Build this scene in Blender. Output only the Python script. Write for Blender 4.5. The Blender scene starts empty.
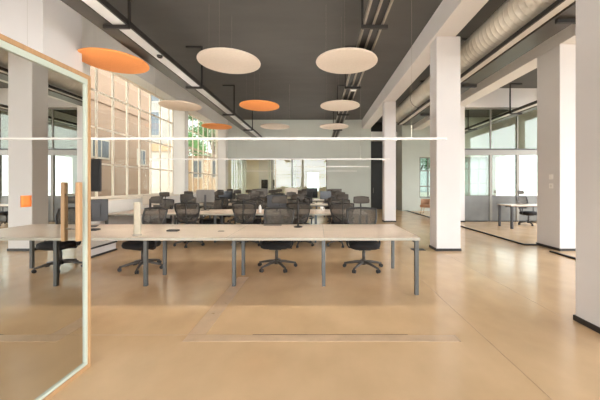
import bpy, bmesh, math, random
from mathutils import Vector, Matrix
random.seed(11)
C = bpy.context.scene.collection
SC = bpy.context.scene
PI = math.pi

# ------------------------------------------------------------------ materials
def s2l(c):
    return tuple(((v/255)/12.92 if v/255 <= .04045 else ((v/255+.055)/1.055)**2.4) for v in c)

def mat(name, rgb, rough=.6, metal=0., noise=0., nscale=8., bump=0., spec=.5, emit=0., stretch=None, rough_noise=0.):
    m = bpy.data.materials.new(name); m.use_nodes = True
    nt = m.node_tree; b = nt.nodes['Principled BSDF']
    col = s2l(rgb)
    b.inputs['Base Color'].default_value = (*col, 1)
    b.inputs['Roughness'].default_value = rough
    b.inputs['Metallic'].default_value = metal
    b.inputs['Specular IOR Level'].default_value = spec
    if emit:
        b.inputs['Emission Color'].default_value = (*col, 1)
        b.inputs['Emission Strength'].default_value = emit
    if noise or bump or rough_noise:
        tc = nt.nodes.new('ShaderNodeTexCoord'); mp = nt.nodes.new('ShaderNodeMapping')
        nt.links.new(tc.outputs['Object'], mp.inputs['Vector'])
        if stretch: mp.inputs['Scale'].default_value = stretch
        n = nt.nodes.new('ShaderNodeTexNoise'); n.inputs['Scale'].default_value = nscale
        n.inputs['Detail'].default_value = 6
        nt.links.new(mp.outputs['Vector'], n.inputs['Vector'])
        if noise:
            r = nt.nodes.new('ShaderNodeValToRGB')
            lo = tuple(max(0, c*(1-noise)) for c in col); hi = tuple(min(1, c*(1+noise)) for c in col)
            r.color_ramp.elements[0].position = .3; r.color_ramp.elements[0].color = (*lo, 1)
            r.color_ramp.elements[1].position = .7; r.color_ramp.elements[1].color = (*hi, 1)
            nt.links.new(n.outputs['Fac'], r.inputs['Fac'])
            nt.links.new(r.outputs['Color'], b.inputs['Base Color'])
        if bump:
            bp = nt.nodes.new('ShaderNodeBump'); bp.inputs['Strength'].default_value = bump
            bp.inputs['Distance'].default_value = .01
            nt.links.new(n.outputs['Fac'], bp.inputs['Height']); nt.links.new(bp.outputs['Normal'], b.inputs['Normal'])
        if rough_noise:
            mr = nt.nodes.new('ShaderNodeMapRange')
            mr.inputs['To Min'].default_value = max(.02, rough-rough_noise); mr.inputs['To Max'].default_value = rough+rough_noise
            nt.links.new(n.outputs['Fac'], mr.inputs['Value']); nt.links.new(mr.outputs['Result'], b.inputs['Roughness'])
    return m

def glass_mat(name, tint=(1, 1, 1), refl=.08, rough=0., trans=1., fres=True):
    """thin sheet glass: tinted transmission plus mirror reflection"""
    m = bpy.data.materials.new(name); m.use_nodes = True
    nt = m.node_tree; nt.nodes.remove(nt.nodes['Principled BSDF'])
    out = nt.nodes['Material Output']
    t = nt.nodes.new('ShaderNodeBsdfTransparent'); t.inputs['Color'].default_value = (*[c*trans for c in tint], 1)
    g = nt.nodes.new('ShaderNodeBsdfGlossy'); g.inputs['Roughness'].default_value = rough
    g.inputs['Color'].default_value = (*tint, 1)
    mx = nt.nodes.new('ShaderNodeMixShader'); mx.inputs['Fac'].default_value = refl
    if fres:
        lw = nt.nodes.new('ShaderNodeLayerWeight'); lw.inputs['Blend'].default_value = .5
        pw = nt.nodes.new('ShaderNodeMath'); pw.operation = 'POWER'; pw.inputs[1].default_value = 5
        ma = nt.nodes.new('ShaderNodeMath'); ma.operation = 'MULTIPLY_ADD'; ma.inputs[1].default_value = .9; ma.inputs[2].default_value = .04
        nt.links.new(lw.outputs['Facing'], pw.inputs[0]); nt.links.new(pw.outputs[0], ma.inputs[0])
        nt.links.new(ma.outputs[0], mx.inputs['Fac'])
    nt.links.new(t.outputs[0], mx.inputs[1]); nt.links.new(g.outputs[0], mx.inputs[2])
    nt.links.new(mx.outputs[0], out.inputs['Surface'])
    return m

def mesh_fabric(name, rgb, open_=.3):
    m = bpy.data.materials.new(name); m.use_nodes = True
    nt = m.node_tree; b = nt.nodes['Principled BSDF']; out = nt.nodes['Material Output']
    b.inputs['Base Color'].default_value = (*s2l(rgb), 1); b.inputs['Roughness'].default_value = .8
    t = nt.nodes.new('ShaderNodeBsdfTransparent')
    mx = nt.nodes.new('ShaderNodeMixShader'); mx.inputs['Fac'].default_value = open_
    nt.links.new(b.outputs[0], mx.inputs[1]); nt.links.new(t.outputs[0], mx.inputs[2])
    nt.links.new(mx.outputs[0], out.inputs['Surface'])
    return m

def floor_mat():
    m = bpy.data.materials.new('polished_concrete'); m.use_nodes = True
    nt = m.node_tree; b = nt.nodes['Principled BSDF']
    tc = nt.nodes.new('ShaderNodeTexCoord')
    def noise(sc, det, vec_scale=None):
        n = nt.nodes.new('ShaderNodeTexNoise'); n.inputs['Scale'].default_value = sc; n.inputs['Detail'].default_value = det
        if vec_scale:
            mp = nt.nodes.new('ShaderNodeMapping'); mp.inputs['Scale'].default_value = vec_scale
            nt.links.new(tc.outputs['Object'], mp.inputs['Vector']); nt.links.new(mp.outputs['Vector'], n.inputs['Vector'])
        else: nt.links.new(tc.outputs['Object'], n.inputs['Vector'])
        return n
    a = noise(.45, 3); c = noise(2.6, 9, (1, .7, 1)); d = noise(26, 5)
    r = nt.nodes.new('ShaderNodeValToRGB')
    r.color_ramp.elements[0].position = .28; r.color_ramp.elements[0].color = (*s2l((214, 180, 137)), 1)
    r.color_ramp.elements[1].position = .72; r.color_ramp.elements[1].color = (*s2l((222, 190, 148)), 1)
    nt.links.new(a.outputs['Fac'], r.inputs['Fac'])
    r2 = nt.nodes.new('ShaderNodeValToRGB')
    r2.color_ramp.elements[0].position = .15; r2.color_ramp.elements[0].color = (.86, .85, .84, 1)
    r2.color_ramp.elements[1].position = .85; r2.color_ramp.elements[1].color = (1.1, 1.1, 1.11, 1)
    nt.links.new(c.outputs['Fac'], r2.inputs['Fac'])
    mx = nt.nodes.new('ShaderNodeMix'); mx.data_type = 'RGBA'; mx.blend_type = 'MULTIPLY'; mx.inputs['Factor'].default_value = 1
    nt.links.new(r.outputs['Color'], mx.inputs['A']); nt.links.new(r2.outputs['Color'], mx.inputs['B'])
    nt.links.new(mx.outputs['Result'], b.inputs['Base Color'])
    mr = nt.nodes.new('ShaderNodeMapRange'); mr.inputs['To Min'].default_value = .1; mr.inputs['To Max'].default_value = .24
    nt.links.new(c.outputs['Fac'], mr.inputs['Value']); nt.links.new(mr.outputs['Result'], b.inputs['Roughness'])
    bp = nt.nodes.new('ShaderNodeBump'); bp.inputs['Strength'].default_value = .03; bp.inputs['Distance'].default_value = .01
    nt.links.new(d.outputs['Fac'], bp.inputs['Height']); nt.links.new(bp.outputs['Normal'], b.inputs['Normal'])
    b.inputs['Specular IOR Level'].default_value = .5
    return m

M = dict(
    floor=floor_mat(),
    inlay=mat('concrete_patch', (208, 179, 145), .3, noise=.1, nscale=5, rough_noise=.08),
    seam=mat('concrete_seam', (192, 162, 126), .4),
    seamdark=mat('concrete_crack', (96, 76, 56), .6),
    ceil=mat('charcoal_ceiling', (87, 84, 80), .85, noise=.06, nscale=.9, stretch=(1, 3, 1)),
    white=mat('white_plaster', (221, 217, 213), .8, noise=.025, nscale=1.3, bump=.03),
    lintel=mat('lintel_plaster', (226, 222, 214), .8, noise=.03, nscale=1.3),
    sage=mat('grey_green_plaster', (202, 204, 194), .8, noise=.03, nscale=1.1),
    cream=mat('cream_plaster', (232, 224, 204), .8, noise=.03, nscale=1.4),
    olive=mat('olive_plaster', (170, 164, 140), .8, noise=.05, nscale=1.5),
    black=mat('black_paint_and_shade', (34, 31, 28), .5, noise=.1, nscale=3),
    skirt=mat('black_skirting', (42, 38, 34), .5),
    winframe=mat('cream_window_paint', (236, 226, 208), .55, noise=.03, nscale=4),
    steel=mat('dark_steel', (40, 36, 32), .5, metal=.1),
    rim=mat('galvanised_rim', (150, 142, 128), .4, metal=.6, noise=.08, nscale=9),
    pan=mat('pale_tray_pan', (206, 204, 200), .5, noise=.06, nscale=2.2),
    trunk=mat('dark_trunking', (74, 69, 62), .35, metal=.4, noise=.1, nscale=2.5),
    desk=mat('ash_laminate', (216, 196, 176), .3, noise=.06, nscale=3, stretch=(1, 9, 1)),
    deskedge=mat('ash_edge_band', (176, 170, 154), .5, noise=.04, nscale=8),
    leg=mat('grey_steel_leg', (92, 94, 92), .4, metal=.35, noise=.05, nscale=12),
    legdark=mat('dark_steel_leg', (46, 44, 42), .4, metal=.3),
    plastic=mat('dark_plastic', (38, 35, 33), .45, noise=.06, nscale=20),
    base=mat('grey_chair_base', (84, 78, 72), .38, metal=.4, noise=.05, nscale=14),
    seat=mat('black_fabric', (30, 28, 27), .9, noise=.15, nscale=60, bump=.2),
    mesh=mesh_fabric('dark_mesh_fabric', (84, 77, 68), .42),
    pad=mat('grey_pad_fabric', (76, 70, 63), .85, noise=.1, nscale=40),
    screen=mat('black_screen', (26, 27, 27), .18),
    shell=mat('grey_monitor_shell', (112, 106, 98), .45, noise=.04, nscale=10),
    shellw=mat('pale_monitor_shell', (208, 196, 178), .5, noise=.03, nscale=10),
    wood=mat('light_oak', (190, 150, 106), .5, noise=.1, nscale=6, stretch=(6, 6, .7)),
    alu=mat('pale_glazing_bead', (206, 216, 202), .35, metal=.1),
    grey=mat('grey_partition_frame', (128, 124, 114), .45, metal=.2, noise=.04, nscale=8),
    concrete=mat('grey_panel', (106, 106, 101), .5, noise=.16, nscale=2.2, bump=.04),
    orange=mat('orange_felt', (246, 158, 88), .9, noise=.03, nscale=20),
    beige=mat('beige_felt', (228, 208, 186), .9, noise=.03, nscale=20),
    felt=mat('off_white_felt', (212, 198, 182), .9, noise=.03, nscale=20),
    note=mat('orange_paper', (252, 138, 66), .8, noise=.02, nscale=10),
    duct=mat('spiral_galvanised', (222, 214, 198), .3, metal=.4, noise=.08, nscale=3),
    lamp=mat('lamp_diffuser', (255, 246, 232), .4, emit=62),
    added_uplight=mat('added_uplight_strip', (250, 248, 244), .4, emit=100),  # added upward glow, brightens the ceiling and beams
    panel=mat('added_room_glow', (255, 244, 222), .4, emit=5),  # glow of the panels added to the back room
    wire=mat('pale_wire', (170, 162, 148), .5),
    wirewhite=mat('white_plastic', (244, 241, 235), .4),
    tube=mat('beige_tube', (190, 180, 158), .6, noise=.05, nscale=20),
    curtain=mat('white_curtain', (240, 236, 224), .85, noise=.04, nscale=6),
    facade=mat('beige_render', (142, 117, 98), .85, noise=.07, nscale=1.2, bump=.05),
    facadeb=mat('ochre_render', (168, 138, 106), .85, noise=.07, nscale=1.2),
    facadeg=mat('grey_render', (146, 141, 133), .85, noise=.08, nscale=1.2),
    stone=mat('pale_stone', (178, 168, 154), .8, noise=.06, nscale=2),
    winglass=mat('dark_window_glass', (72, 78, 84), .12, noise=.25, nscale=1.5),
    roof=mat('brown_roof_tiles', (134, 108, 92), .8, noise=.15, nscale=5),
    leaf=mat('green_leaf', (78, 122, 52), .7, noise=.35, nscale=2.5),
    bark=mat('brown_bark', (96, 76, 58), .9, noise=.2, nscale=9),
    paving=mat('pale_paving', (206, 198, 184), .85, noise=.07, nscale=1.5),
    tan=mat('tan_leatherette', (196, 146, 112), .6, noise=.05, nscale=10),
    glass=glass_mat('clear_glass', (.96, .985, .96)),
    glassgreen=glass_mat('green_partition_glass', (.9, .96, .92)),
    glassdim=glass_mat('grey_green_window_glass', (.5, .56, .52)),
    glassout=glass_mat('green_window_glass', (.62, .68, .64)),
    glassdoor=glass_mat('mirror_tinted_glass', (.92, .92, .88), refl=.72, trans=.25, fres=False),
)

# ------------------------------------------------------------------ mesh builder
class MB:
    def __init__(s): s.bm = bmesh.new()
    def box(s, x0, x1, y0, y1, z0, z1, mi=0):
        v = [s.bm.verts.new(p) for p in ((x0,y0,z0),(x1,y0,z0),(x1,y1,z0),(x0,y1,z0),(x0,y0,z1),(x1,y0,z1),(x1,y1,z1),(x0,y1,z1))]
        for f in ((0,3,2,1),(4,5,6,7),(0,1,5,4),(1,2,6,5),(2,3,7,6),(3,0,4,7)):
            fc = s.bm.faces.new([v[i] for i in f]); fc.material_index = mi
        return s
    def bar(s, a, b, w, h, up=(0, 0, 1), w2=None, h2=None):
        """rectangular bar from a to b"""
        a, b = Vector(a), Vector(b); d = (b-a).normalized(); u = Vector(up)
        if abs(d.dot(u)) > .99: u = Vector((0, 1, 0))
        r = d.cross(u).normalized(); u = r.cross(d)
        w2 = w if w2 is None else w2; h2 = h if h2 is None else h2
        ring = []
        for p, ww, hh in ((a, w, h), (b, w2, h2)):
            ring.append([s.bm.verts.new(p + r*sx*ww/2 + u*sy*hh/2) for sx, sy in ((-1,-1),(1,-1),(1,1),(-1,1))])
        for i in range(4):
            s.bm.faces.new((ring[0][i], ring[0][(i+1)%4], ring[1][(i+1)%4], ring[1][i]))
        s.bm.faces.new(ring[0][::-1]); s.bm.faces.new(ring[1])
        return s
    def tube(s, pts, r, n=10, closed=False, cap=True, radii=None):
        pts = [Vector(p) for p in pts]; rings = []; N = len(pts); prev = None
        for i, p in enumerate(pts):
            if closed: d = pts[(i+1) % N]-pts[(i-1) % N]
            else: d = pts[min(i+1, N-1)]-pts[max(i-1, 0)]
            d.normalize()
            if prev is None:
                u = Vector((0, 0, 1)) if abs(d.z) < .9 else Vector((0, 1, 0))
            else: u = prev
            u = (u - d*u.dot(d)).normalized(); prev = u; w = d.cross(u)
            rr = radii[i] if radii else r
            rings.append([s.bm.verts.new(p + (u*math.cos(2*PI*k/n)+w*math.sin(2*PI*k/n))*rr) for k in range(n)])
        for i in range(N if closed else N-1):
            A, B = rings[i], rings[(i+1) % N]
            for k in range(n):
                f = s.bm.faces.new((A[k], A[(k+1) % n], B[(k+1) % n], B[k])); f.smooth = True
        if cap and not closed:
            s.bm.faces.new(rings[0][::-1]); s.bm.faces.new(rings[-1])
        return s
    def lathe(s, prof, n=24, c=(0, 0, 0), smooth=True):
        """profile of (radius, z) rotated about z through c; closed at both ends"""
        c = Vector(c); rings = []
        for r, z in prof:
            if r < 1e-6: rings.append([s.bm.verts.new(c+Vector((0, 0, z)))])
            else: rings.append([s.bm.verts.new(c+Vector((r*math.cos(2*PI*k/n), r*math.sin(2*PI*k/n), z))) for k in range(n)])
        for A, B in zip(rings, rings[1:]):
            for k in range(n):
                a0, a1 = A[k % len(A)], A[(k+1) % len(A)]; b0, b1 = B[k % len(B)], B[(k+1) % len(B)]
                vs = []
                for v in (a0, a1, b1, b0):
                    if v not in vs: vs.append(v)
                if len(vs) > 2:
                    f = s.bm.faces.new(vs); f.smooth = smooth
        for R in (rings[0], rings[-1]):
            if len(R) > 2: s.bm.faces.new(R)
        return s
    def slab(s, w, d, h, r, c=(0, 0, 0), edge=.02, dome=0., n=6, taper=1.):
        """soft cushion-like rounded rectangle (w along x, d along y), layered edges"""
        c = Vector(c)
        def outline(off):
            pts = []
            rr = max(r-off, .005); hw, hd = w/2-off, d/2-off
            for cx, cy, a0 in ((1, 1, 0), (-1, 1, 90), (-1, -1, 180), (1, -1, 270)):
                for i in range(n+1):
                    a = math.radians(a0+90*i/n)
                    x = cx*(hw-rr)+rr*math.cos(a); y = cy*(hd-rr)+rr*math.sin(a)
                    pts.append((x*(1+(taper-1)*(y/d+.5)), y))
            return pts
        layers = [(edge, 0), (edge*.3, edge*.3), (0, edge), (0, h-edge), (edge*.3, h-edge*.3), (edge, h)]
        if dome: layers += [(min(w, d)*.22, h+dome*.8)]
        rings = [[s.bm.verts.new(c+Vector((x, y, z))) for x, y in outline(o)] for o, z in layers]
        for A, B in zip(rings, rings[1:]):
            m = len(A)
            for k in range(m):
                f = s.bm.faces.new((A[k], A[(k+1) % m], B[(k+1) % m], B[k])); f.smooth = True
        s.bm.faces.new(rings[0][::-1]); s.bm.faces.new(rings[-1])
        return s
    def grid(s, fn, nu, nv, thick=None):
        """surface fn(u,v)->point over [0,1]^2; with thick, a closed sheet"""
        P = [[Vector(fn(i/nu, j/nv)) for i in range(nu+1)] for j in range(nv+1)]
        def sheet(Q, flip):
            V = [[s.bm.verts.new(p) for p in row] for row in Q]
            for j in range(nv):
                for i in range(nu):
                    q = (V[j][i], V[j][i+1], V[j+1][i+1], V[j+1][i])
                    f = s.bm.faces.new(q[::-1] if flip else q); f.smooth = True
            return V
        A = sheet(P, False)
        if thick:
            t = Vector(thick); B = sheet([[p+t for p in row] for row in P], True)
            edge = [(0, i) for i in range(nu+1)] + [(j, nu) for j in range(1, nv+1)] + [(nv, i) for i in range(nu-1, -1, -1)] + [(j, 0) for j in range(nv-1, 0, -1)]
            for k in range(len(edge)):
                (j0, i0), (j1, i1) = edge[k], edge[(k+1) % len(edge)]
                s.bm.faces.new((A[j0][i0], B[j0][i0], B[j1][i1], A[j1][i1]))
        return s
    def build(s, name, m, parent=None, loc=None, bevel=0.):
        bmesh.ops.recalc_face_normals(s.bm, faces=s.bm.faces)
        if loc is not None:
            bmesh.ops.translate(s.bm, verts=s.bm.verts, vec=-Vector(loc))
        me = bpy.data.meshes.new(name); s.bm.to_mesh(me); s.bm.free()
        for mm in (m if isinstance(m, (list, tuple)) else [m]): me.materials.append(M[mm] if isinstance(mm, str) else mm)
        o = bpy.data.objects.new(name, me); C.objects.link(o)
        if loc is not None: o.location = loc
        if parent is not None: o.parent = parent
        if bevel:
            md = o.modifiers.new('bevel', 'BEVEL'); md.width = bevel; md.segments = 2; md.limit_method = 'ANGLE'
        return o

def tag(o, label, cat, group=None):
    o['label'] = label; o['category'] = cat
    if group: o['group'] = group
    return o
def thing(name, label, cat, loc=(0, 0, 0), rz=0, group=None):
    o = bpy.data.objects.new(name, None); C.objects.link(o)
    o.empty_display_size = .1
    o.location = loc; o.rotation_euler = (0, 0, rz)
    return tag(o, label, cat, group)
def struct(name, mb, m, label=None, cat=None, bevel=0.):
    o = mb.build(name, m, bevel=bevel); o['kind'] = 'structure'
    if label: tag(o, label, cat)
    return o
def dup(root, loc, rz, label, group=None):
    """a copy of a thing with copies of its parts and sub-parts"""
    r = root.copy(); C.objects.link(r); r.location = loc; r.rotation_euler = (0, 0, rz)
    r['label'] = label
    if group: r['group'] = group
    for ch in list(root.children):
        c = ch.copy(); C.objects.link(c); c.parent = r
        for g in list(ch.children):
            d = g.copy(); C.objects.link(d); d.parent = c
    return r

# ------------------------------------------------------------------ camera
F = 298.0; EYE = 1.42
cam = bpy.data.cameras.new('camera'); co = bpy.data.objects.new('camera', cam); C.objects.link(co)
cam.sensor_fit = 'HORIZONTAL'; cam.sensor_width = 36; cam.lens = F/600*36
cam.shift_x = -18/600; cam.shift_y = -15/600
co.location = (0, 0, EYE); co.rotation_euler = (PI/2, 0, 0); cam.clip_end = 300
SC.camera = co

ZC = 5.12          # ceiling height
# ------------------------------------------------------------------ setting
struct('floor', MB().box(-6.2, 9.7, -6.2, 20.4, -.2, 0), 'floor')
struct('ceiling', MB().box(-5.9, 9.7, -6.2, 20.4, ZC, ZC+.25), 'ceil')
# floor strips and joints cut into the concrete
struct('trim_1', MB().box(-1.23, 1.3, 2.70, 2.82, 0, .002), 'inlay')
struct('trim_2', MB().box(-1.23, -1.07, 2.82, 4.6, 0, .002), 'inlay')
s_ = MB()
s_.box(-6, -1.3, 2.815, 2.825, 0, .0015).box(-1.3, -.75, 2.82, 2.825, 0, .003).box(1.28, 1.3, 2.70, 2.82, 0, .003)
s_.box(1.547, 1.55, 1.2, 6.3, 0, .0015).box(2.622, 2.625, 3.2, 6.4, 0, .0015).box(-1.235, -1.23, 2.82, 4.6, 0, .003).box(-1.07, -1.065, 2.82, 4.6, 0, .003)
struct('trim_3', s_, 'seam')
struct('trim_4', MB().box(-.62, -.1, 2.818, 2.828, 0, .003).box(-.1, .85, 2.82, 2.826, 0, .003), 'seamdark')
# black floor edge along the right bays
struct('trim_5', MB().box(4.85, 4.9, 7.07, 16.3, 0, .03).box(4.85, 5.2, 7.02, 7.07, 0, .03).box(4.9, 4.95, 2.5, 6.31, 0, .03), 'skirt')

# left wall: parapet, lintel, pier between the two window bays
XI, XO = -5.10, -5.62
w = MB()
w.box(XO, XI, 5.68, 6.67, 0, ZC)                      # before the first bay
w.box(XO, XI, 6.67, 16.9, 0, 1.04)                   # parapet
w.box(XO, XI, 6.67, 16.9, 4.5, ZC)                   # lintel
w.box(XO, XI, 11.4, 11.72, 1.04, 4.5)                # pier
w.box(XO, XI, 16.45, 16.9, 1.04, 4.5)
struct('wall_left', w, 'lintel')
struct('trim_6', MB().box(XO-.05, XI+.05, 6.67, 11.4, 1.04, 1.07).box(XO-.05, XI+.05, 11.72, 16.45, 1.04, 1.07), 'winframe')
struct('wall_left_stub', MB().box(-7.2, -4.5, 4.88, 5.68, 0, ZC), 'white')
struct('wall_left_near', MB().box(-6.2, -6, -6.2, 4.88, 0, ZC), 'white')
struct('trim_7', MB().box(-5.1, -4.42, 5.7, 6.52, 0.03, .2), 'white')
struct('trim_8', MB().box(-4.42, -4.39, 5.7, 6.52, .17, .2).box(-4.42, -4.39, 5.7, 6.52, 0, .035), 'skirt')

def big_window(name, y0, y1, first):
    root = bpy.data.objects.new(name, None); C.objects.link(root); root.location = (-5.56, y0, 1.04); root['kind'] = 'structure'
    x0, x1 = -5.58, -5.53
    m = MB()
    m.box(x0, x1, y0, y0+.06, 1.07, 4.5).box(x0, x1, y1-.06, y1, 1.07, 4.5).box(x0, x1, y0, y1, 4.44, 4.5).box(x0, x1, y0, y1, 1.07, 1.13)
    m.build('window_frame', 'winframe', root, None).matrix_parent_inverse = Matrix.Translation((5.56, -y0, -1.04))
    y = first
    while y < y1-.1:
        o = MB().box(x0+.004, x1-.004, y-.024, y+.024, 1.1, 4.47).build('mullion', 'winframe', root)
        o.matrix_parent_inverse = Matrix.Translation((5.56, -y0, -1.04)); y += .6
    for z in (1.96, 2.86, 3.77):
        o = MB().box(x0+.008, x1-.008, y0, y1, z-.022, z+.022).build('transom', 'winframe', root)
        o.matrix_parent_inverse = Matrix.Translation((5.56, -y0, -1.04))
    o = MB().box(-5.558, -5.552, y0+.03, y1-.03, 1.1, 4.47).build('pane', 'glass', root)
    o.matrix_parent_inverse = Matrix.Translation((5.56, -y0, -1.04))
big_window('window_1', 6.67, 11.4, 6.87)
big_window('window_2', 11.72, 16.45, 12.02)

# back wall (Y 16.9) with a glazed opening
YB = 16.9
gx0, gx1, gz1 = -5.28, .51, 2.95
w = MB()
w.box(-5.62, gx0, YB, YB+.2, 0, ZC).box(gx1, 3.0, YB, YB+.2, 0, ZC).box(gx0, gx1, YB, YB+.2, gz1, ZC)
struct('wall_back', w, 'sage')
root = bpy.data.objects.new('window_3', None); C.objects.link(root); root['kind'] = 'structure'; root.location = (0, YB, 0)
m = MB()
m.box(gx0, gx1, .04, .12, gz1-.05, gz1).box(gx0, gx0+.05, .04, .12, 0, gz1).box(gx1-.05, gx1, .04, .12, 0, gz1).box(gx0, gx1, .04, .12, 0, .06)
m.build('window_frame', 'grey', root)
for x in (-2.62, -2.42, -1.48):
    MB().box(x-.03, x+.03, .05, .11, .05, gz1-.04).build('mullion', 'grey' if x != -2.42 else 'winframe', root)
MB().box(gx0+.03, gx1-.03, .076, .084, .03, gz1-.03).build('pane', 'glass', root)
# room seen behind that glazing
w = MB()
w.box(-5.62, -5.42, YB+.2, 20.2, 0, 3.2).box(-5.42, -.75, 20, 20.2, 0, 3.2).box(.1, 3.0, 20, 20.2, 0, 3.2).box(-.75, .1, 20, 20.2, 0, .95).box(-.75, .1, 20, 20.2, 2.3, 3.2)
struct('wall_far', w, 'cream')
struct('wall_far_divider', MB().box(-1.55, -1.45, YB+.45, 20, 0, 3.2), 'olive')
struct('ceiling_far', MB().box(-5.62, 3.0, YB+.2, 20.2, 3.2, 3.3), 'cream')
root = bpy.data.objects.new('window_4', None); C.objects.link(root); root['kind'] = 'structure'; root.location = (-.32, 20.1, .95)
m = MB()
m.box(-.43, .42, -.04, .04, 0, .05).box(-.43, .42, -.04, .04, 1.3, 1.35).box(-.43, -.38, -.04, .04, 0, 1.35).box(.37, .42, -.04, .04, 0, 1.35).box(-.02, .02, -.03, .03, 0, 1.35).box(-.4, .4, -.03, .03, .66, .7)
m.build('window_frame', 'winframe', root)
MB().box(-.4, .4, -.004, .004, .02, 1.33).build('pane', 'glass', root)
# panelling on the far room's back wall
w = MB()
for x0, x1 in ((-3.95, -3.35), (-3.3, -2.75)):
    w.box(x0, x1, 19.93, 20, .3, 1.45).box(x0, x1, 19.93, 20, 1.5, 2.35).box(x0, x1, 19.93, 20, 2.4, 3.1)
struct('trim_9', w, 'lintel')
for i, x in enumerate((-4.0, -3.05)):  # unseen glowing panels added to brighten the back room
    pl = thing('added_ceiling_light', ('added unseen glowing square at the left of the glazed back room', 'added unseen glowing square nearer the middle of the glazed back room')[i], 'added light', (x, 18.6, 3.2), 0, 'added lights in the back room')
    MB().box(-.32, .32, -.32, .32, -.04, 0).build('added_light_frame', 'wirewhite', pl)
    MB().box(-.29, .29, -.29, .29, -.05, -.04).build('diffuser', 'panel', pl)

# curtains hanging behind the glazing
def curtain(x0, x1, label):
    n = 60; t = thing('curtain', label, 'curtain', ((x0+x1)/2, 17.5, 0), 0, 'curtains behind the back glazing')
    wv = max(3, round((x1-x0)/.13))
    MB().grid(lambda u, v: ((u-.5)*(x1-x0), .035*math.sin(u*2*PI*wv), .05+v*2.95), n, 1, (0, .006, 0)).build('drape', 'curtain', t)
    MB().tube([(-(x1-x0)/2-.05, 0, 3.03), ((x1-x0)/2+.05, 0, 3.03)], .014, 8).build('curtain_rod', 'steel', t)
curtain(-5.1, -4.72, 'white pleated curtain at the far left of the glazed back room')
curtain(-4.62, -4.2, 'white pleated curtain second from left in the glazed back room')
curtain(-2.95, -2.65, 'narrow white curtain beside the pale mullion of the back glazing')
tv = thing('television', 'dark flat television on the wall of the glazed back room', 'television', (-3.36, 19.93, 1.48))
MB().box(-.42, .42, -.07, -.02, -.3, .3).build('screen', 'screen', tv, bevel=.006)
MB().box(-.15, .15, -.02, 0, -.15, .15).build('wall_bracket', 'steel', tv)

# right of the back wall: dark tall opening, sage wall block, glazed back wall of the right bays
struct('wall_right_recess', MB().box(2.98, 4.7, 17.6, 17.8, 0, ZC), 'black')  # black sheet stands in for the darkness of the corridor beyond
struct('trim_10', MB().box(3.0, 4.6, 17.2, 17.6, 4.0, 4.5), 'white')
dr = bpy.data.objects.new('door_1', None); C.objects.link(dr); dr['kind'] = 'structure'; dr.location = (3.75, 17.6, 0)
MB().box(-.6, .6, -.06, 0, 0, 3.2).build('door_leaf', 'black', dr, bevel=.01)
MB().tube([(-.5, -.11, .95), (-.5, -.11, 1.25)], .012, 8).box(-.51, -.49, -.11, -.06, .97, .99).box(-.51, -.49, -.11, -.06, 1.21, 1.23).build('door_handle', 'rim', dr)
YR = 16.3
w = MB()
w.box(4.6, 5.55, YR, 17.8, 0, ZC).box(5.55, 9.7, YR, YR+.2, 2.95, ZC).box(5.55, 9.7, YR, YR+.2, 0, .72).box(6.45, 6.7, YR, YR+.2, .72, 2.95).box(9.3, 9.7, YR, YR+.2, .72, 2.95)
struct('wall_back_right', w, 'sage')
def plain_window(name, x0, x1, z0, z1, y, xs, zs, gm):
    r = bpy.data.objects.new(name, None); C.objects.link(r); r['kind'] = 'structure'; r.location = ((x0+x1)/2, y+.1, z0)
    a, h = (x1-x0)/2, z1-z0; m = MB()
    m.box(-a, a, -.04, .04, 0, .06).box(-a, a, -.04, .04, h-.06, h).box(-a, -a+.06, -.04, .04, 0, h).box(a-.06, a, -.04, .04, 0, h)
    m.build('window_frame', 'grey', r)
    for x in xs: MB().box(x-(x0+x1)/2-.025, x-(x0+x1)/2+.025, -.03, .03, .03, h-.03).build('mullion', 'grey', r)
    for z in zs: MB().box(-a+.03, a-.03, -.028, .028, z-z0-.03, z-z0+.03).build('transom', 'grey', r)
    MB().box(-a+.03, a-.03, -.004, .004, .03, h-.03).build('pane', gm, r)
plain_window('window_5', 5.55, 6.45, .72, 2.95, YR, (6.05,), (2.2, 1.35), 'glassdim')
plain_window('window_6', 6.7, 9.3, .72, 2.95, YR, (7.2, 7.75, 8.3, 8.85), (2.3, 1.5), 'glassout')

# unseen outer walls behind and beside the camera, openings enlarged to admit more daylight
w = MB()
w.box(9.5, 9.7, -6.2, 20.2, 0, .4).box(9.5, 9.7, -6.2, 20.2, 4.4, ZC)
for y in (-6.2, -1.2, 3.8, 8.8): w.box(9.5, 9.7, y, y+.4, .4, 4.4)
w.box(9.5, 9.7, 11.4, 20.2, 2.9, 4.4).box(9.5, 9.7, 11.4, 12, .4, 2.9).box(9.5, 9.7, 15.9, 20.2, .4, 2.9)
struct('wall_right', w, 'white')
w = MB()
w.box(-6.2, 9.7, -6.2, -6, 0, .3).box(-6.2, 9.7, -6.2, -6, 4.8, ZC)
for x in (-6.2, -2.2, 1.6): w.box(x, x+.3, -6.2, -6, .3, 4.8)
w.box(4.4, 9.7, -6.2, -6, .3, 4.8)  # unseen solid stretch, added to keep light off the right column's front
struct('wall_front', w, 'white')

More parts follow.
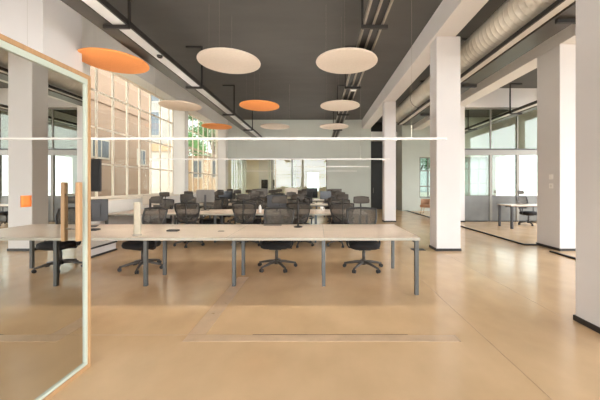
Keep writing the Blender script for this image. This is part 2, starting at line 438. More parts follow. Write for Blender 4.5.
# ------------------------------------------------------------------ columns and beams
def column(x0, x1, y0, y1, label, zt=4.62):
    o = struct('column', MB().box(x0, x1, y0, y1, 0, zt), 'white', label, 'column', bevel=.012)
    struct('baseboard_column', MB().box(x0-.012, x1+.012, y0-.012, y1+.012, 0, .055), 'skirt')
column(2.70, 3.2, 2.62, 3.13, 'white square column nearest the camera at the right edge')
column(2.55, 3.07, 6.41, 6.8, 'white square column beyond the right end of the nearest desk')
column(2.54, 2.98, 11.4, 11.75, 'slim far white square column beside the black doorway')
column(5.2, 5.78, 6.41, 7.08, 'white square column with the wall switches at right', 4.45)
column(5.15, 5.62, 11.4, 11.9, 'white square column at the end of the glazed partition', 4.45)
struct('beam', MB().box(2.5, 2.96, -6, YB, 4.62, ZC), 'white', 'white ceiling beam running over the inner columns', 'beam')
struct('beam', MB().box(5.2, 5.66, -6, YR, 4.45, ZC), 'white', 'white ceiling beam running over the outer columns at right', 'beam')
struct('beam', MB().box(5.66, 9.5, 11.4, 11.75, 4.42, ZC), 'white', 'white cross beam above the glazed partition', 'beam')

# switches
for i, z in enumerate((1.60, 1.40)):
    t = thing('wall_switch', ('upper white wall switch on the right white column', 'lower white wall socket on the right white column')[i], 'switch', (5.2, 6.64, z), 0, 'switches on the right column')
    MB().box(-.012, 0, -.055, .055, -.055, .055).build('plate', 'wirewhite', t, bevel=.003)
    if i == 0: MB().box(-.02, -.012, -.03, .03, -.03, .03).build('rocker', 'wirewhite', t, bevel=.003)
    else: MB().tube([(-.016, 0, 0), (-.011, 0, 0)], .03, 16).build('socket_cup', 'lintel', t)

# ------------------------------------------------------------------ glazed partition in the right bay
gp = thing('glass_partition', 'tall grey framed glass partition with grey lower panels in right bay', 'partition', (5.62, 11.58, 0))
Lx = 3.88
MB().box(0, Lx, -.05, .05, 2.58, 2.78).build('transom', 'grey', gp)
MB().box(0, Lx, -.06, .05, 2.78, 2.83).build('capping_rail', 'steel', gp)
MB().box(0, Lx, -.05, .05, 0, .04).build('bottom_rail', 'steel', gp)
MB().box(0, Lx, -.05, .05, 4.36, 4.42).build('top_rail', 'grey', gp)
xs = [0.04, 1.08, 2.12, 3.16]
for x in xs[1:]:
    MB().box(x-.05, x+.05, -.045, .045, .03, 2.6).build('post', 'grey', gp)
    MB().box(x-.022, x+.022, -.03, .03, 2.75, 4.38).build('mullion', 'grey', gp)
ed = [0] + xs[1:] + [Lx]
for a, b in zip(ed, ed[1:]):
    MB().box(a+.03, b-.03, -.02, .02, .03, 1.0).build('lower_panel', 'concrete', gp)
    MB().box(a+.03, b-.03, -.005, .005, 1.0, 2.6).build('pane', 'glassgreen', gp)
    MB().box(a+.01, b-.01, -.005, .005, 2.76, 4.38).build('pane', 'glassgreen', gp)

# ------------------------------------------------------------------ wooden framed glass door at left
XD = -1.78
gd = thing('glass_door', 'reflective glass door in a light oak frame at the left edge', 'door', (XD, 2.335, 0))
m = MB()
m.box(-.05, .0, -.022, .0, 0, 2.27).box(-.05, .0, -1.75, -.022, 2.24, 2.27).box(-.05, .0, -1.75, -.022, 0, .03).box(-.05, .0, -1.75, -1.72, .03, 2.24)
m.build('frame', 'wood', gd)
m = MB()
m.box(-.04, -.008, -.042, -.022, .03, 2.24).box(-.04, -.008, -1.72, -.042, 2.2, 2.24).box(-.04, -.008, -1.72, -.042, .03, .05)
m.build('glazing_bead', 'alu', gd)
MB().box(-.03, -.02, -1.72, -.05, .04, 2.2).build('glass_pane', 'glassdoor', gd)
for sgn in (1, -1):
    h = MB().box(-.02 + .05*sgn-.025*(sgn < 0)-.012, -.02 + .05*sgn-.025*(sgn < 0)+.018, -.175, -.14, 1.01, 1.44).build('handle', 'wood', gd, bevel=.006)
    q = MB()
    for z in (1.1, 1.35): q.tube([(-.025, -.157, z), (-.025+.045*sgn, -.157, z)], .007, 8)
    q.build('handle_fixing', 'rim', h)
nt_ = MB().grid(lambda u, v: (XD-.0185+.006*v*v*0, 1.805+.065*u, 1.285+.07*v), 3, 3, (.0015, 0, 0)).build('sticky_note', 'note', loc=(XD-.0185, 1.84, 1.285))
tag(nt_, 'small orange square sticky note on the glass door', 'sticky note')

# ------------------------------------------------------------------ desks
def bench(yf, xs, label, mt='desk'):
    t = thing('bench_desk', label, 'desk', (0, yf, 0), 0, 'long bench desks')
    D = 1.32; zt = .745; th = .036
    for a, b in zip(xs, xs[1:]):
        for y0, y1 in ((0, D/2-.004), (D/2+.004, D)):
            q = MB().box(a+.002, b-.002, y0, y1, zt-th, zt)
            for f in list(q.bm.faces)[2:]: f.material_index = 1
            q.build('tabletop', (mt, 'deskedge'), t, bevel=.003)
    m = MB()
    m.box(xs[0]+.04, xs[-1]-.04, .36, .40, zt-.076, zt-th).box(xs[0]+.04, xs[-1]-.04, .88, .92, zt-.076, zt-th)
    m.build('beam', 'leg', t)
    for i, x in enumerate(xs):
        end = i in (0, len(xs)-1)
        xx = x + (.035 if i == 0 else -.035 if end else 0)
        ya, yb = (.05, D-.05) if end else (.38, .90)
        MB().box(xx-.025, xx+.025, ya, yb, zt-.07, zt-th).build('cross_rail', 'leg', t)
        for y in (ya, yb):
            MB().box(xx-.024, xx+.024, y-.024, y+.024, 0, zt-th).build('leg', 'leg', t, bevel=.003)
    return t
X5 = [-4.42, -3.66, -2.42, -1.18, .08, 1.31]
bench(3.81, X5, 'nearest long pale bench desk with grey steel legs across the room')
X2 = [-5.02, -3.78, -2.54, -1.30, -.06, 1.18]
R2, R3, R4 = 6.98, 10.05, 13.1
bench(R2, X2, 'second pale bench desk row behind the nearest desk')
bench(R3, X2, 'third pale bench desk row from the camera')
bench(R4, X2, 'farthest pale bench desk row before the back wall')
ZT = .745

# ------------------------------------------------------------------ office chair (front faces -y, hub at origin)
def make_chair(label):
    t = thing('office_chair', label, 'chair', (0, 0, 0), 0, 'mesh office chairs')
    b = MB()
    b.lathe([(0, .075), (.045, .075), (.05, .1), (.042, .14), (.03, .16), (0, .16)], 16)
    ang = [math.radians(a) for a in (18, 90, 162, 234, 306)]
    for a in ang:
        d = Vector((math.cos(a), math.sin(a), 0))
        b.tube([d*.03+Vector((0, 0, .115)), d*.13+Vector((0, 0, .112)), d*.25+Vector((0, 0, .088)), d*.335+Vector((0, 0, .07))], .02, 8, radii=[.03, .025, .02, .016])
    bs = b.build('star_base', 'base', t)
    for a in ang:
        d = Vector((math.cos(a), math.sin(a), 0)); p = Vector((-d.y, d.x, 0)); c = MB()
        for s in (-1, 1):
            q = d*.33 + p*s*.016
            c.tube([q + p*s*-.009 + Vector((0, 0, .03)), q + p*s*.009+Vector((0, 0, .03))], .03, 12)
        c.tube([d*.33+Vector((0, 0, .025)), d*.33+Vector((0, 0, .075))], .009, 8)
        c.build('caster', 'plastic', bs)
    MB().tube([(0, 0, .15), (0, 0, .3), (0, 0, .3), (0, 0, .34)], .02, 12, radii=[.027, .027, .018, .018]).build('gas_lift', 'base', t)
    m = MB().box(-.1, .1, -.13, .14, .335, .375); m.tube([(.1, -.02, .35), (.27, -.02, .345)], .008, 8); m.build('mechanism', 'plastic', t, bevel=.01)
    MB().slab(.5, .49, .115, .14, (0, -.02, .362), .05, .012).build('seat', 'seat', t)
    # backrest: bowed frame with mesh panel, narrow waist, wide shoulders
    def bp(u, v):
        wv = .175 + .085*min(1, v*1.6)**.8 + .0*v
        x = (u-.5)*2
        z = .57 + v*.44 - .02*(x*x)*v**4
        y = .255 + .05*v - .07*math.sin(PI*min(1, v*1.1))*.5 - .045*x*x
        return (x*wv, y, z)
    fr = MB(); ring = []
    N = 12
    ring += [bp(i/N, 0) for i in range(N+1)] + [bp(1, j/N) for j in range(1, N+1)] + [bp(1-i/N, 1) for i in range(1, N+1)] + [bp(0, 1-j/N) for j in range(1, N)]
    fr.tube(ring, .016, 8, closed=True)
    fr.tube([(0, .12, .355), (0, .25, .38), (0, .305, .52), bp(.5, .15), ], .02, 8, radii=[.024, .024, .02, .014])
    fr.tube([(0, .3, .56), (0, .335, .7), (0, .34, .9), (0, .325, 1.02)], .012, 8)
    fr.tube([bp(0, .5), (-.1, .325, .66), (0, .31, .6), (.1, .325, .66), bp(1, .5)], .011, 8)
    bk = fr.build('back_frame', 'plastic', t)
    MB().grid(lambda u, v: bp(.02+u*.96, .02+v*.96), 10, 10, (0, .004, 0)).build('mesh_panel', 'mesh', bk)
    hd = MB().grid(lambda u, v: ((u-.5)*.29*(1-.12*abs(v-.4)), .31-.05*(2*u-1)**2+.02*v-.02*math.sin(PI*v), 1.085+.135*v-.012*(2*u-1)**2*(1 if v > .5 else -1)), 10, 6, (0, .025, 0)).build('headrest', 'pad', t)
    MB().tube([(0, .325, 1.0), (0, .355, 1.06), (0, .345, 1.14)], .014, 8).build('headrest_bracket', 'plastic', hd)
    for s in (-1, 1):
        a = MB().tube([(s*.1, .02, .352), (s*.25, .02, .36), (s*.275, .02, .41), (s*.275, .02, .63)], .016, 8).build('armrest', 'plastic', t)
        MB().slab(.085, .25, .03, .035, (s*.27, -.01, .63), .012).build('arm_pad', 'pad', a)
    return t
first_chair = None
def chair(x, y, rz, label):
    global first_chair
    if first_chair is None:
        first_chair = make_chair(label); first_chair.location = (x, y, 0); first_chair.rotation_euler = (0, 0, rz)
        return first_chair
    return dup(first_chair, (x, y, 0), rz, label)
R = math.radians
chair(.775, 5.06, R(0), 'mesh office chair tucked behind the right end of the nearest desk')
chair(-.71, 5.10, R(-3), 'mesh office chair tucked behind the middle of the nearest desk')
chair(-2.98, 5.07, R(-20), 'mesh office chair turned sideways behind the left of the nearest desk')
nm = ['leftmost', 'second from left', 'third from left', 'fourth from left', 'rightmost']
rows = [(R2, 'second', [(-4.3, None), (-3.02, R(188)), (-1.68, R(179)), (-.42, R(172)), (.54, R(183))],
         [(-4.35, R(8)), (-2.98, R(0)), (-1.86, R(-10)), (-.7, R(12)), (.62, R(-4))]),
        (R3, 'third', [(-4.3, R(185)), (-3.2, R(171)), (-1.95, R(184)), (-.5, R(176)), (.55, R(190))],
         [(-4.4, R(-6)), (-3.1, R(7)), (-1.8, R(-3)), (-.75, R(9)), (.7, R(0))]),
        (R4, 'farthest', [(-4.2, R(176)), (-3.0, R(183)), (-1.85, R(178)), (-.6, R(188)), (.6, R(174))],
         [(-4.3, R(4)), (-3.15, R(-8)), (-1.9, R(0)), (-.65, R(6)), (.55, R(-6))])]
for yf, rn, near, far in rows:
    nn = [c for c in near if c[1] is not None]
    names = nm if len(nn) == 5 else ['leftmost', 'second from left', 'third from left', 'rightmost']
    for (x, r), n in zip(nn, names):
        chair(x, yf+.06, r, 'mesh office chair %s on the near side of the %s desk row' % (n, rn))
    for (x, r), n in zip(far, nm):
        chair(x, yf+1.26, r, 'mesh office chair %s on the far side of the %s desk row' % (n, rn))

# desk and chair in the right bay
t = thing('office_desk', 'small white desk with dark legs behind the right column', 'desk', (6.22, 9.6, 0))
MB().box(0, 1.6, 0, .75, .735, .765).build('tabletop', 'desk', t, bevel=.003)
for x in (.06, 1.54):
    for y in (.05, .70): MB().box(x-.03, x+.03, y-.03, y+.03, 0, .735).build('leg', 'legdark', t)
MB().box(.06, 1.54, .36, .4, .68, .735).build('beam', 'legdark', t)
chair(7.5, 10.62, R(20), 'mesh office chair at the small desk in the right bay')

# small tan armchair far right
t = thing('armchair', 'small tan armchair in front of the far right window', 'armchair', (5.36, 14.6, 0), R(-35))
MB().slab(.6, .58, .12, .08, (0, 0, .33), .03, .01).build('seat', 'tan', t)
MB().grid(lambda u, v: (.32*math.sin(PI*(u-.5)), .30-.30*(1-math.cos(PI*(u-.5)))*1.1+.05*v, .36+v*.36), 16, 5, (0, .03, 0)).build('backrest', 'tan', t)
for sx in (-1, 1):
    for sy in (-1, 1): MB().tube([(sx*.2, sy*.2, .34), (sx*.27, sy*.26, 0)], .015, 8, radii=[.02, .012]).build('leg', 'wood', t)

# ------------------------------------------------------------------ monitors and desk objects
def monitor(x, y, rz, label, shell='shell', w=.56, h=.33, z0=.12, tilt=0):
    t = thing('monitor', label, 'monitor', (x, y, ZT), rz, 'monitors on the desks')
    MB().slab(.22, .17, .012, .03, (0, .03, 0), .004).build('stand_foot', 'plastic', t)
    MB().bar((0, .06, .01), (0, .045, z0+h*.6), .05, .018, (0, 1, 0)).build('stand_neck', 'plastic', t)
    # the rounded back shell, its screen on the +-y front
    MB().box(-w/2, w/2, -.0, .018, z0, z0+h).box(-w*.3, w*.3, .018, .035, z0+h*.2, z0+h*.8).build('housing', shell, t, bevel=.005)
    MB().box(-w/2+.008, w/2-.008, -.003, 0, z0+.012, z0+h-.008).build('screen', 'screen', t)
    return t
# front = -y side is the screen; rz=pi turns its back to the camera
monitor(-3.72, 4.86, R(205), 'dark monitor with its back turned beside the oak door frame', 'plastic', .5, .36, .08)
monitor(-4.42, 7.9, R(183), 'pale monitor back at the left end of the second desk row', 'shellw', .44, .27, .15)
monitor(-3.02, 8.0, R(192), 'grey monitor back behind the left chairs on the second desk row', 'shell', .46, .34, .21)
monitor(-1.05, 7.62, R(186), 'black monitor back in the middle of the second desk row', 'plastic', .5, .32, .1)
monitor(-.98, 11.0, R(182), 'white monitor back in the middle of the third desk row', 'shellw', .46, .32, .24)
monitor(-.22, 10.95, R(170), 'black monitor back right of the white one on third row', 'screen', .42, .36, .2)
monitor(.28, 11.0, R(20), 'dark monitor facing front near the right of the third desk row', 'shell', .44, .3, .15)
monitor(-2.2, 11.05, R(178), 'grey monitor back left of centre on the third desk row', 'shell', .5, .3, .18)
monitor(-3.4, 11.0, R(8), 'dark screen facing front at the left of the third desk row', 'shell', .5, .3, .15)
monitor(-2.6, 13.9, R(184), 'grey monitor back left of centre on the farthest desk row', 'shell', .5, .3, .2)
monitor(-.3, 13.9, R(4), 'dark screen facing front on the farthest desk row', 'shell', .5, .3, .2)
monitor(.85, 13.85, R(176), 'grey monitor back at the right end of the farthest desk row', 'shell', .5, .3, .2)

# display screen on a short arm fixed to the pier
t = thing('display_screen', 'upright dark display screen on the pier behind the oak door frame', 'display', (-4.5, 5.5, 1.6))
MB().box(.0, .02, -.06, .06, -.12, .12).build('wall_mount', 'steel', t)
MB().tube([(.02, 0, 0), (.09, .06, 0), (.3, .04, 0)], .02, 8).build('arm', 'steel', t)
MB().box(.05, .5, -.03, .015, -.3, .3).build('housing', 'plastic', t, bevel=.006)
MB().box(.06, .49, -.034, -.03, -.29, .29).build('screen', 'screen', t)

t = thing('upright_tube', 'pale beige upright tube at the front edge of the nearest desk', 'tube', (-2.42, 3.99, ZT))
MB().lathe([(0, .02), (.042, .02), (.044, .03), (.04, .2), (.041, .42), (.038, .445), (0, .45)], 20).build('sleeve', 'tube', t)
MB().lathe([(0, 0), (.055, 0), (.055, .012), (.045, .02), (0, .02)], 20).build('collar', 'wire', t)
t = thing('post_stand', 'thin black post stand on the middle of the nearest desk', 'stand', (-.32, 4.78, ZT))
MB().lathe([(0, 0), (.07, 0), (.07, .01), (.02, .022), (0, .022)], 24).build('foot', 'steel', t)
MB().tube([(0, 0, .02), (0, 0, .5)], .012, 10).build('post', 'steel', t)
MB().tube([(-.02, 0, .47), (.02, 0, .47)], .02, 10).build('clamp', 'plastic', t)
def flat(name, x, y, w_, d_, h_, label, cat, m_='plastic'):
    t = thing(name, label, cat, (x, y, ZT)); MB().box(-w_/2, w_/2, -d_/2, d_/2, 0, h_).build('housing', m_, t, bevel=.004)
    MB().box(-w_/2+.01, w_/2-.01, -d_/2+.01, d_/2-.01, h_, h_+.002).build('lid', 'skirt', t)
    return t
flat('power_box', -2.12, 4.36, .16, .08, .022, 'small dark power box lying on the left of the nearest desk', 'power box')
flat('cable_port', -1.41, 4.34, .09, .05, .006, 'tiny dark cable port in the nearest desk left of centre', 'cable port', 'rim')
flat('cable_hatch', -.76, 5.0, .30, .07, .006, 'long dark cable hatch in front of the middle chair', 'cable hatch')
# keyboard and mouse near the left monitor
t = thing('keyboard', 'dark keyboard in front of the dark monitor on the nearest desk', 'keyboard', (-3.5, 4.42, ZT), R(10))
MB().box(-.22, .22, -.065, .065, 0, .016).build('case', 'plastic', t, bevel=.004)
m = MB()
for i in range(15):
    for j in range(5): m.box(-.21+i*.028, -.186+i*.028, -.058+j*.0235, -.038+j*.0235, .016, .021)
m.build('keys', 'steel', t)
t = thing('bottle', 'small white bottle standing on the second desk row', 'bottle', (-1.42, 7.3, ZT))
MB().lathe([(0, 0), (.035, 0), (.037, .01), (.037, .13), (.02, .17), (.016, .19), (0, .19)], 16).build('body', 'wirewhite', t)
MB().lathe([(0, .19), (.018, .19), (.018, .215), (0, .215)], 14).build('cap', 'plastic', t)
t = thing('cup', 'white cup near the right of the second desk row', 'cup', (.1, 7.9, ZT))
MB().lathe([(0, 0), (.03, 0), (.042, .1), (.038, .1), (.028, .008), (0, .008)], 18).build('body', 'wirewhite', t)
MB().tube([(.038+.025*math.sin(a)*1.0, 0, .055+.028*math.cos(a)) for a in [PI*i/8 for i in range(9)]], .005, 6).build('handle', 'wirewhite', t)

# floor box near the inner column
t = thing('floor_box', 'dark metal floor socket box beside the inner white column', 'floor box', (2.2, 6.55, 0))
MB().box(-.14, .14, -.1, .1, 0, .006).build('frame', 'trunk', t)
MB().box(-.12, .12, -.08, .08, .006, .01).build('lid', 'steel', t)

# ------------------------------------------------------------------ ceiling discs
HD = 2.5
def disc(x, y, m_, label):
    t = thing('acoustic_disc', label, 'acoustic panel', (x, y, EYE+HD), 0, 'round felt discs under the ceiling')
    MB().lathe([(0, 0), (.605, 0), (.623, .008), (.627, .022), (.62, .036), (.6, .042), (0, .042)], 48).build('panel', m_, t)
    for k in range(3):
        a = R(100+80*k)
        MB().tube([(.42*math.cos(a), .42*math.sin(a), .04), (.42*math.cos(a), .42*math.sin(a), ZC-EYE-HD)], .0008, 5).build('hanging_wire', 'wire', t)
yr = [HD*F/122, HD*F/78.5, HD*F/58]
cen = [[114.5, 229.5, 346.5], [180.5, 259.5, 340], [217, 275, 334]]
cols = [['orange', 'felt', 'felt'], ['beige', 'orange', 'felt'], ['orange', 'felt', 'felt']]
labs = [['big orange disc nearest the left wall windows', 'big off white disc in the nearest row left of centre', 'big off white disc under the middle cable tray'],
        ['beige disc in the middle row by the window lintel', 'orange disc at the centre of the ceiling', 'off white middle disc right of the central orange disc'],
        ['small far orange disc before the left window pier', 'small far off white disc left of the middle tray', 'small far off white disc under the end of the middle tray']]
for r_ in range(3):
    for c_ in range(3):
        disc((cen[r_][c_]-318)/F*yr[r_], yr[r_], cols[r_][c_], labs[r_][c_])

# ------------------------------------------------------------------ cable trays on hooks
def tray(label, kind, x0, sgn, y0, y1, z, ys, reach, rods=True):
    """x0 is the edge on the rod side; the tray extends in direction sgn"""
    t = thing('cable_tray', label, 'cable tray', (x0, 0, z), 0, 'cable trays under the ceiling')
    def b(a0, a1, c0, c1, m_, nm_, par=t):
        return MB().box(min(a0*sgn, a1*sgn), max(a0*sgn, a1*sgn), y0, y1, c0, c1).build(nm_, m_, par)
    if kind == 'pan':
        b(0, .035, .0, .09, 'steel', 'side_rail'); b(.035, .27, .02, .035, 'pan', 'pan'); b(.27, .54, -.005, .1, 'trunk', 'trunking')
        k = MB(); pts = [(sgn*(.2+.03*math.sin(i*1.1)), y0+(y1-y0)*i/60, .05+.012*math.sin(i*.7)) for i in range(61)]
        k.tube(pts, .014, 6); k.build('cable', 'plastic', t)
    elif kind == 'twin':
        for x in (0, .15, .30): b(x, x+.035, 0, .08, 'rim', 'side_rail')
        b(.035, .15, .03, .045, 'black', 'pan'); b(.185, .3, .03, .045, 'black', 'pan')
    else:
        b(0, .035, .0, .07, 'black', 'side_rail'); b(.035, .20, .02, .035, 'pan', 'pan'); b(.22, .62, -.005, .1, 'trunk', 'trunking')
    for y in ys:
        h = MB()
        xr = -.018*sgn
        if kind == 'wide': xr = .64*sgn
        h.box(xr-.018, xr+.018, y-.018, y+.018, -.05, ZC-z)
        a0, a1 = sorted((xr, xr+reach*sgn))
        h.box(a0, a1, y-.025, y+.025, -.06, -.006)
        h.box(a0, a1-.0, y-.03, y+.03, ZC-z-.04, ZC-z)
        h.build('hanger', 'steel', t)
    return t
HY = [1.85, 4.9, 7.96, 11.03, 14.1]
tray('long left cable tray beside the window lintel', 'pan', -3.12, -1, -1, 16.6, 4.05, HY, .42)
tray('twin railed middle cable tray above the right discs', 'twin', .745, 1, -1, 16.8, 4.05, HY, .42)
tray('wide cable tray under the round air duct', 'wide', 3.36, 1, 1, 12.6, 3.95, [4.55, 7.55, 10.6], -.36)
tray('far right cable tray over the right bay', 'pan', 7.02, 1, 5, 16.2, 4.05, [7.8, 10.86, 13.9], .42)
# little devices on the trays
t = thing('ceiling_sensor', 'small dark round sensor under the left cable tray', 'sensor', (-3.24, 6.1, 4.07))
MB().lathe([(0, -.045), (.045, -.045), (.055, -.02), (.055, .02), (0, .02)], 20).build('body', 'steel', t)
MB().lathe([(0, -.05), (.028, -.05), (.028, -.045), (0, -.045)], 16).build('lens', 'screen', t)
t = thing('ceiling_sensor', 'small white round sensor near the far end of the left tray', 'sensor', (-3.24, 12.85, 4.07))
MB().lathe([(0, -.045), (.05, -.045), (.06, -.02), (.06, .02), (0, .02)], 20).build('body', 'wirewhite', t)
MB().lathe([(0, -.05), (.028, -.05), (.028, -.045), (0, -.045)], 16).build('lens', 'wire', t)
t = thing('ceiling_junction_box', 'small pale square box under the middle cable tray', 'junction box', (.96, 8.08, 4.05))
MB().box(-.07, .07, -.06, .06, -.07, 0).build('housing', 'pan', t, bevel=.006)
MB().box(-.06, .06, -.05, .05, -.076, -.07).build('cover', 'wirewhite', t)

# ------------------------------------------------------------------ round spiral duct
t = thing('air_duct', 'round spiral galvanised air duct along the right bays', 'duct', (3.55, 0, 4.45))
prof = []; y = 1.0; r = .316
while y < 12.9:
    prof += [(r, y), (r, y+.105), (r+.0025, y+.112), (r+.0025, y+.123)]; y += .13
m = MB(); n = 40; rings = []
for rr, yy in prof:
    rings.append([m.bm.verts.new((rr*math.cos(2*PI*k/n), yy+.13*k/n, rr*math.sin(2*PI*k/n))) for k in range(n)])
for A, B in zip(rings, rings[1:]):
    for k in range(n-1):
        f = m.bm.faces.new((A[k], A[k+1], B[k+1], B[k])); f.smooth = True
for A, B, A2, B2 in zip(rings, rings[1:], rings[4:], rings[5:]):
    f = m.bm.faces.new((A[n-1], A2[0], B2[0], B[n-1])); f.smooth = True
m.build('spiral_pipe', 'duct', t)
m = MB().lathe([(0, 0), (.33, 0), (.33, .04), (0, .04)], 40)
bmesh.ops.rotate(m.bm, verts=m.bm.verts, cent=(0, 0, 0), matrix=Matrix.Rotation(-PI/2, 3, 'X')); bmesh.ops.translate(m.bm, verts=m.bm.verts, vec=(0, 12.98, 0))
m.build('end_cap', 'rim', t)
for yy in (4.2, 7.3, 10.4):
    m = MB().tube([(.332*math.cos(a), yy, .332*math.sin(a)) for a in [2*PI*i/40 for i in range(40)]], .01, 6, closed=True)
    m.tube([(-.332, yy, 0), (-.332, yy, ZC-4.45)], .006, 6).tube([(.332, yy, 0), (.332, yy, ZC-4.45)], .006, 6)
    m.build('hanging_strap', 'rim', t)

# ------------------------------------------------------------------ long pendant lamps
HL = .68
for i, (dy, wx) in enumerate(((46.5, 1.37), (26, 1.11), (18.5, 1.11), (14, 1.11))):
    Y = HL*F/dy
    t = thing('pendant_lamp', 'thin white linear pendant lamp %s' % ('hanging lowest in view above the nearest desk', 'second from the camera', 'third from the camera', 'farthest from the camera')[i] if i else
              'thin white linear pendant lamp nearest the camera above the nearest desk', 'pendant lamp', (0, Y, EYE+HL), 0, 'linear pendant lamps above the desks')
    x0, x1 = (-4.4, -4.4, -1.2, -4.1)[i], 1.88
    MB().box(x0, x1, -.018, -.015, -.016, .012).box(x0, x1, .015, .018, -.016, .012).box(x0, x1, -.015, .015, -.001, .001).box(x0, x0+.003, -.015, .015, -.016, .012).box(x1-.003, x1, -.015, .015, -.016, .012).build('housing', 'wirewhite', t)
    MB().box(x0+.003, x1-.003, -.015, -.0145, -.0155, -.002).box(x0+.003, x1-.003, .0145, .015, -.0155, -.002).build('added_glare_shield', 'black', t)  # black strips added inside the housing to hide the diffuser's glare
    MB().box(x0+.01, x1-.01, -.0135, .0135, -.003, -.001).build('diffuser', 'lamp', t)
    MB().box(x0+.01, x1-.01, -.0135, .0135, .001, .003).build('added_uplight_strip', 'added_uplight', t)  # upward emitter added to the lamp to light ceiling and beams
    for x in (x0+.15, wx):
        MB().tube([(x, 0, .012), (x, 0, ZC-EYE-HL)], .0014, 5).build('wire', 'wire', t)

# ------------------------------------------------------------------ outside
o = struct('ground', MB().box(-60, -6.2, -20, 60, -.25, -.05).box(9.7, 60, -20, 60, -.25, -.05).box(-6.2, 9.7, 20.4, 60, -.25, -.05).box(-6.2, 9.7, -40, -6.2, -.25, -.05), 'paving')
def building(name, label, loc, parts, roof=None):
    t = thing(name, label, 'building', loc)
    for nm_, mt_, bx, kids in parts:
        o = MB().box(*bx).build(nm_, mt_, t)
        for k in kids: MB().box(*k[1]).build(k[0], k[2], o)
    return t
# long beige façade facing the courtyard (faces +x)
t = thing('building', 'long beige rendered courtyard building seen through the left windows', 'building', (-9.2, 8, 0))
MB().box(-4, 0, -3, 8.3, -.05, 9).build('wall', 'facade', t)
for y, z, hh, ww in ((4.6, 2.6, .7, .9), (7.5, 2.5, .7, .6), (.8, 2.2, 1.4, .9)):
    wf = MB().box(-.05, .03, y-ww/2-.07, y+ww/2+.07, z-.07, z+hh+.07).build('window', 'stone', t)
    MB().box(.03, .04, y-ww/2, y+ww/2, z, z+hh).build('pane', 'winglass', wf)
    MB().box(.04, .055, y-.02, y+.02, z, z+hh).build('glazing_bar', 'stone', wf)
MB().box(0, .06, -3, 8.3, 4.9, 5.02).build('string_course', 'facade', t)
MB().box(.0, .22, 1.5, 1.68, 4.5, 4.68).build('wall_lamp', 'wirewhite', t)
t = thing('building', 'grey building with an ochre band behind the left window pier', 'building', (-15.5, 22, 0))
MB().box(-2, 4.7, 0, 2.8, -.05, 3.9).build('ground_storey', 'stone', t)
MB().box(-2, 4.75, -.1, 2.8, 3.9, 4.45).build('ochre_band', 'facadeb', t)
u = MB().box(-2, 4.7, 0, 2.8, 4.45, 11).build('upper_storey', 'facadeg', t)
for x in (-.6, .8, 2.2, 3.5):
    for z in (5.1, 7.6):
        wf = MB().box(x-.5, x+.5, -.03, .1, z-.1, z+1.8).build('window', 'stone', t)
        MB().box(x-.4, x+.4, -.045, -.03, z, z+1.7).build('pane', 'winglass', wf)
t = thing('building', 'low ochre house with sloping brown roof outside the far window', 'building', (-9.3, 25, 0))
MB().box(-1.9, 1.6, 0, 5, -.05, 3.6).build('wall', 'facadeb', t)
MB().bar((-1.85, 2.5, 4.65), (1.9, 2.5, 3.55), 5.4, .16).build('roof', 'roof', t)
MB().box(-1.9, 1.6, .3, 5, 3.55, 3.9).build('gable', 'facadeb', t)
for x in (-.85, .75):
    wf = MB().box(x-.45, x+.45, -.03, .1, 2.0, 3.5).build('window', 'stone', t)
    MB().box(x-.37, x+.37, -.045, -.03, 2.08, 3.42).build('pane', 'winglass', wf)

def tree(x, y, h, rr, label, n=900, cz=None, leaf=.28):
    t = thing('tree', label, 'tree', (x, y, -.05))
    MB().tube([(0, 0, 0), (.06, 0, h*.3), (.0, .05, h*.55), (.1, .0, h*.8)], .1, 10, radii=[.2, .16, .12, .05]).tube([(.03, 0, h*.4), (.8, .2, h*.65)], .06, 8, radii=[.09, .03]).tube([(0, .02, h*.45), (-.7, -.3, h*.7)], .06, 8, radii=[.09, .03]).build('trunk', 'bark', t)
    m = MB()
    clumps = [(Vector((random.gauss(0, rr*.5), random.gauss(0, rr*.5), h*.72+random.gauss(0, h*.14))), rr*random.uniform(.3, .55)) for _ in range(14)]
    for _ in range(n):
        c, cr = random.choice(clumps)
        d = Vector((random.gauss(0, 1), random.gauss(0, 1), random.gauss(0, 1))).normalized()
        p = c + d*cr*random.uniform(.6, 1.05)
        a = Vector((random.gauss(0, 1), random.gauss(0, 1), random.gauss(0, 1))).normalized(); b = a.cross(d).normalized() if a.cross(d).length > .01 else Vector((1, 0, 0))
        l = leaf*random.uniform(.6, 1.2)
        vs = [m.bm.verts.new(q) for q in (p-a*l*.5, p+b*l*.28, p+a*l*.5, p-b*l*.28)]
        m.bm.faces.new(vs)
    m.build('foliage', 'leaf', t)
tree(-11.6, 33, 11, 2.6, 'leafy green tree above the low ochre house', 2600, leaf=.4)
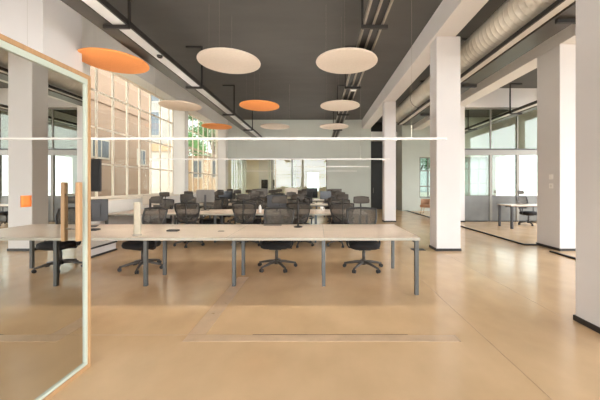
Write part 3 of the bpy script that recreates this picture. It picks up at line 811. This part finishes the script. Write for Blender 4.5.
tree(-18.5, 44, 10, 2.4, 'leafy green tree left of the other courtyard tree', 2200, leaf=.4)
tree(8.3, 25, 5.5, 1.7, 'pale leafy tree outside the right bay windows', 1500, leaf=.3)
tree(10.8, 27, 6, 1.8, 'second pale leafy tree farther right outside the right bay windows', 1500, leaf=.3)

# ------------------------------------------------------------------ light
SKY_LO, SKY_HI = 1.7, 7.6
wd = bpy.data.worlds.new('sky'); SC.world = wd; wd.use_nodes = True
wt = wd.node_tree; bg = wt.nodes['Background']
# overcast sky, much brighter on the side of the sun (behind and right of the camera)
gt = wt.nodes.new('ShaderNodeTexCoord'); dt = wt.nodes.new('ShaderNodeVectorMath'); dt.operation = 'DOT_PRODUCT'
dt.inputs[1].default_value = (.57, -.82, 0)
mr = wt.nodes.new('ShaderNodeMapRange'); mr.interpolation_type = 'SMOOTHSTEP'
mr.inputs['From Min'].default_value = -.1; mr.inputs['From Max'].default_value = .6
mr.inputs['To Min'].default_value = SKY_LO; mr.inputs['To Max'].default_value = SKY_HI
wt.links.new(gt.outputs['Generated'], dt.inputs[0]); wt.links.new(dt.outputs['Value'], mr.inputs['Value']); wt.links.new(mr.outputs['Result'], bg.inputs['Strength'])
bg.inputs['Color'].default_value = (.96, .985, 1.02, 1)
sun = bpy.data.lights.new('sun', 'SUN'); so = bpy.data.objects.new('sun', sun); C.objects.link(so)
sun.energy = .4; sun.angle = R(1.5); sun.color = (1, .93, .82)
so.rotation_euler = Vector((-.42, .16, -.9)).to_track_quat('-Z', 'Y').to_euler()

SC.view_settings.view_transform = 'Standard'; SC.view_settings.look = 'None'
SC.view_settings.gamma = 1; SC.view_settings.use_curve_mapping = False
SC.view_settings.exposure = .38
try:
    SC.cycles.use_denoising = True; SC.cycles.denoiser = 'OPENIMAGEDENOISE'
    SC.cycles.max_bounces = 14; SC.cycles.diffuse_bounces = 8; SC.cycles.transparent_max_bounces = 24; SC.cycles.glossy_bounces = 5
    SC.cycles.sample_clamp_indirect = 8
except Exception: pass
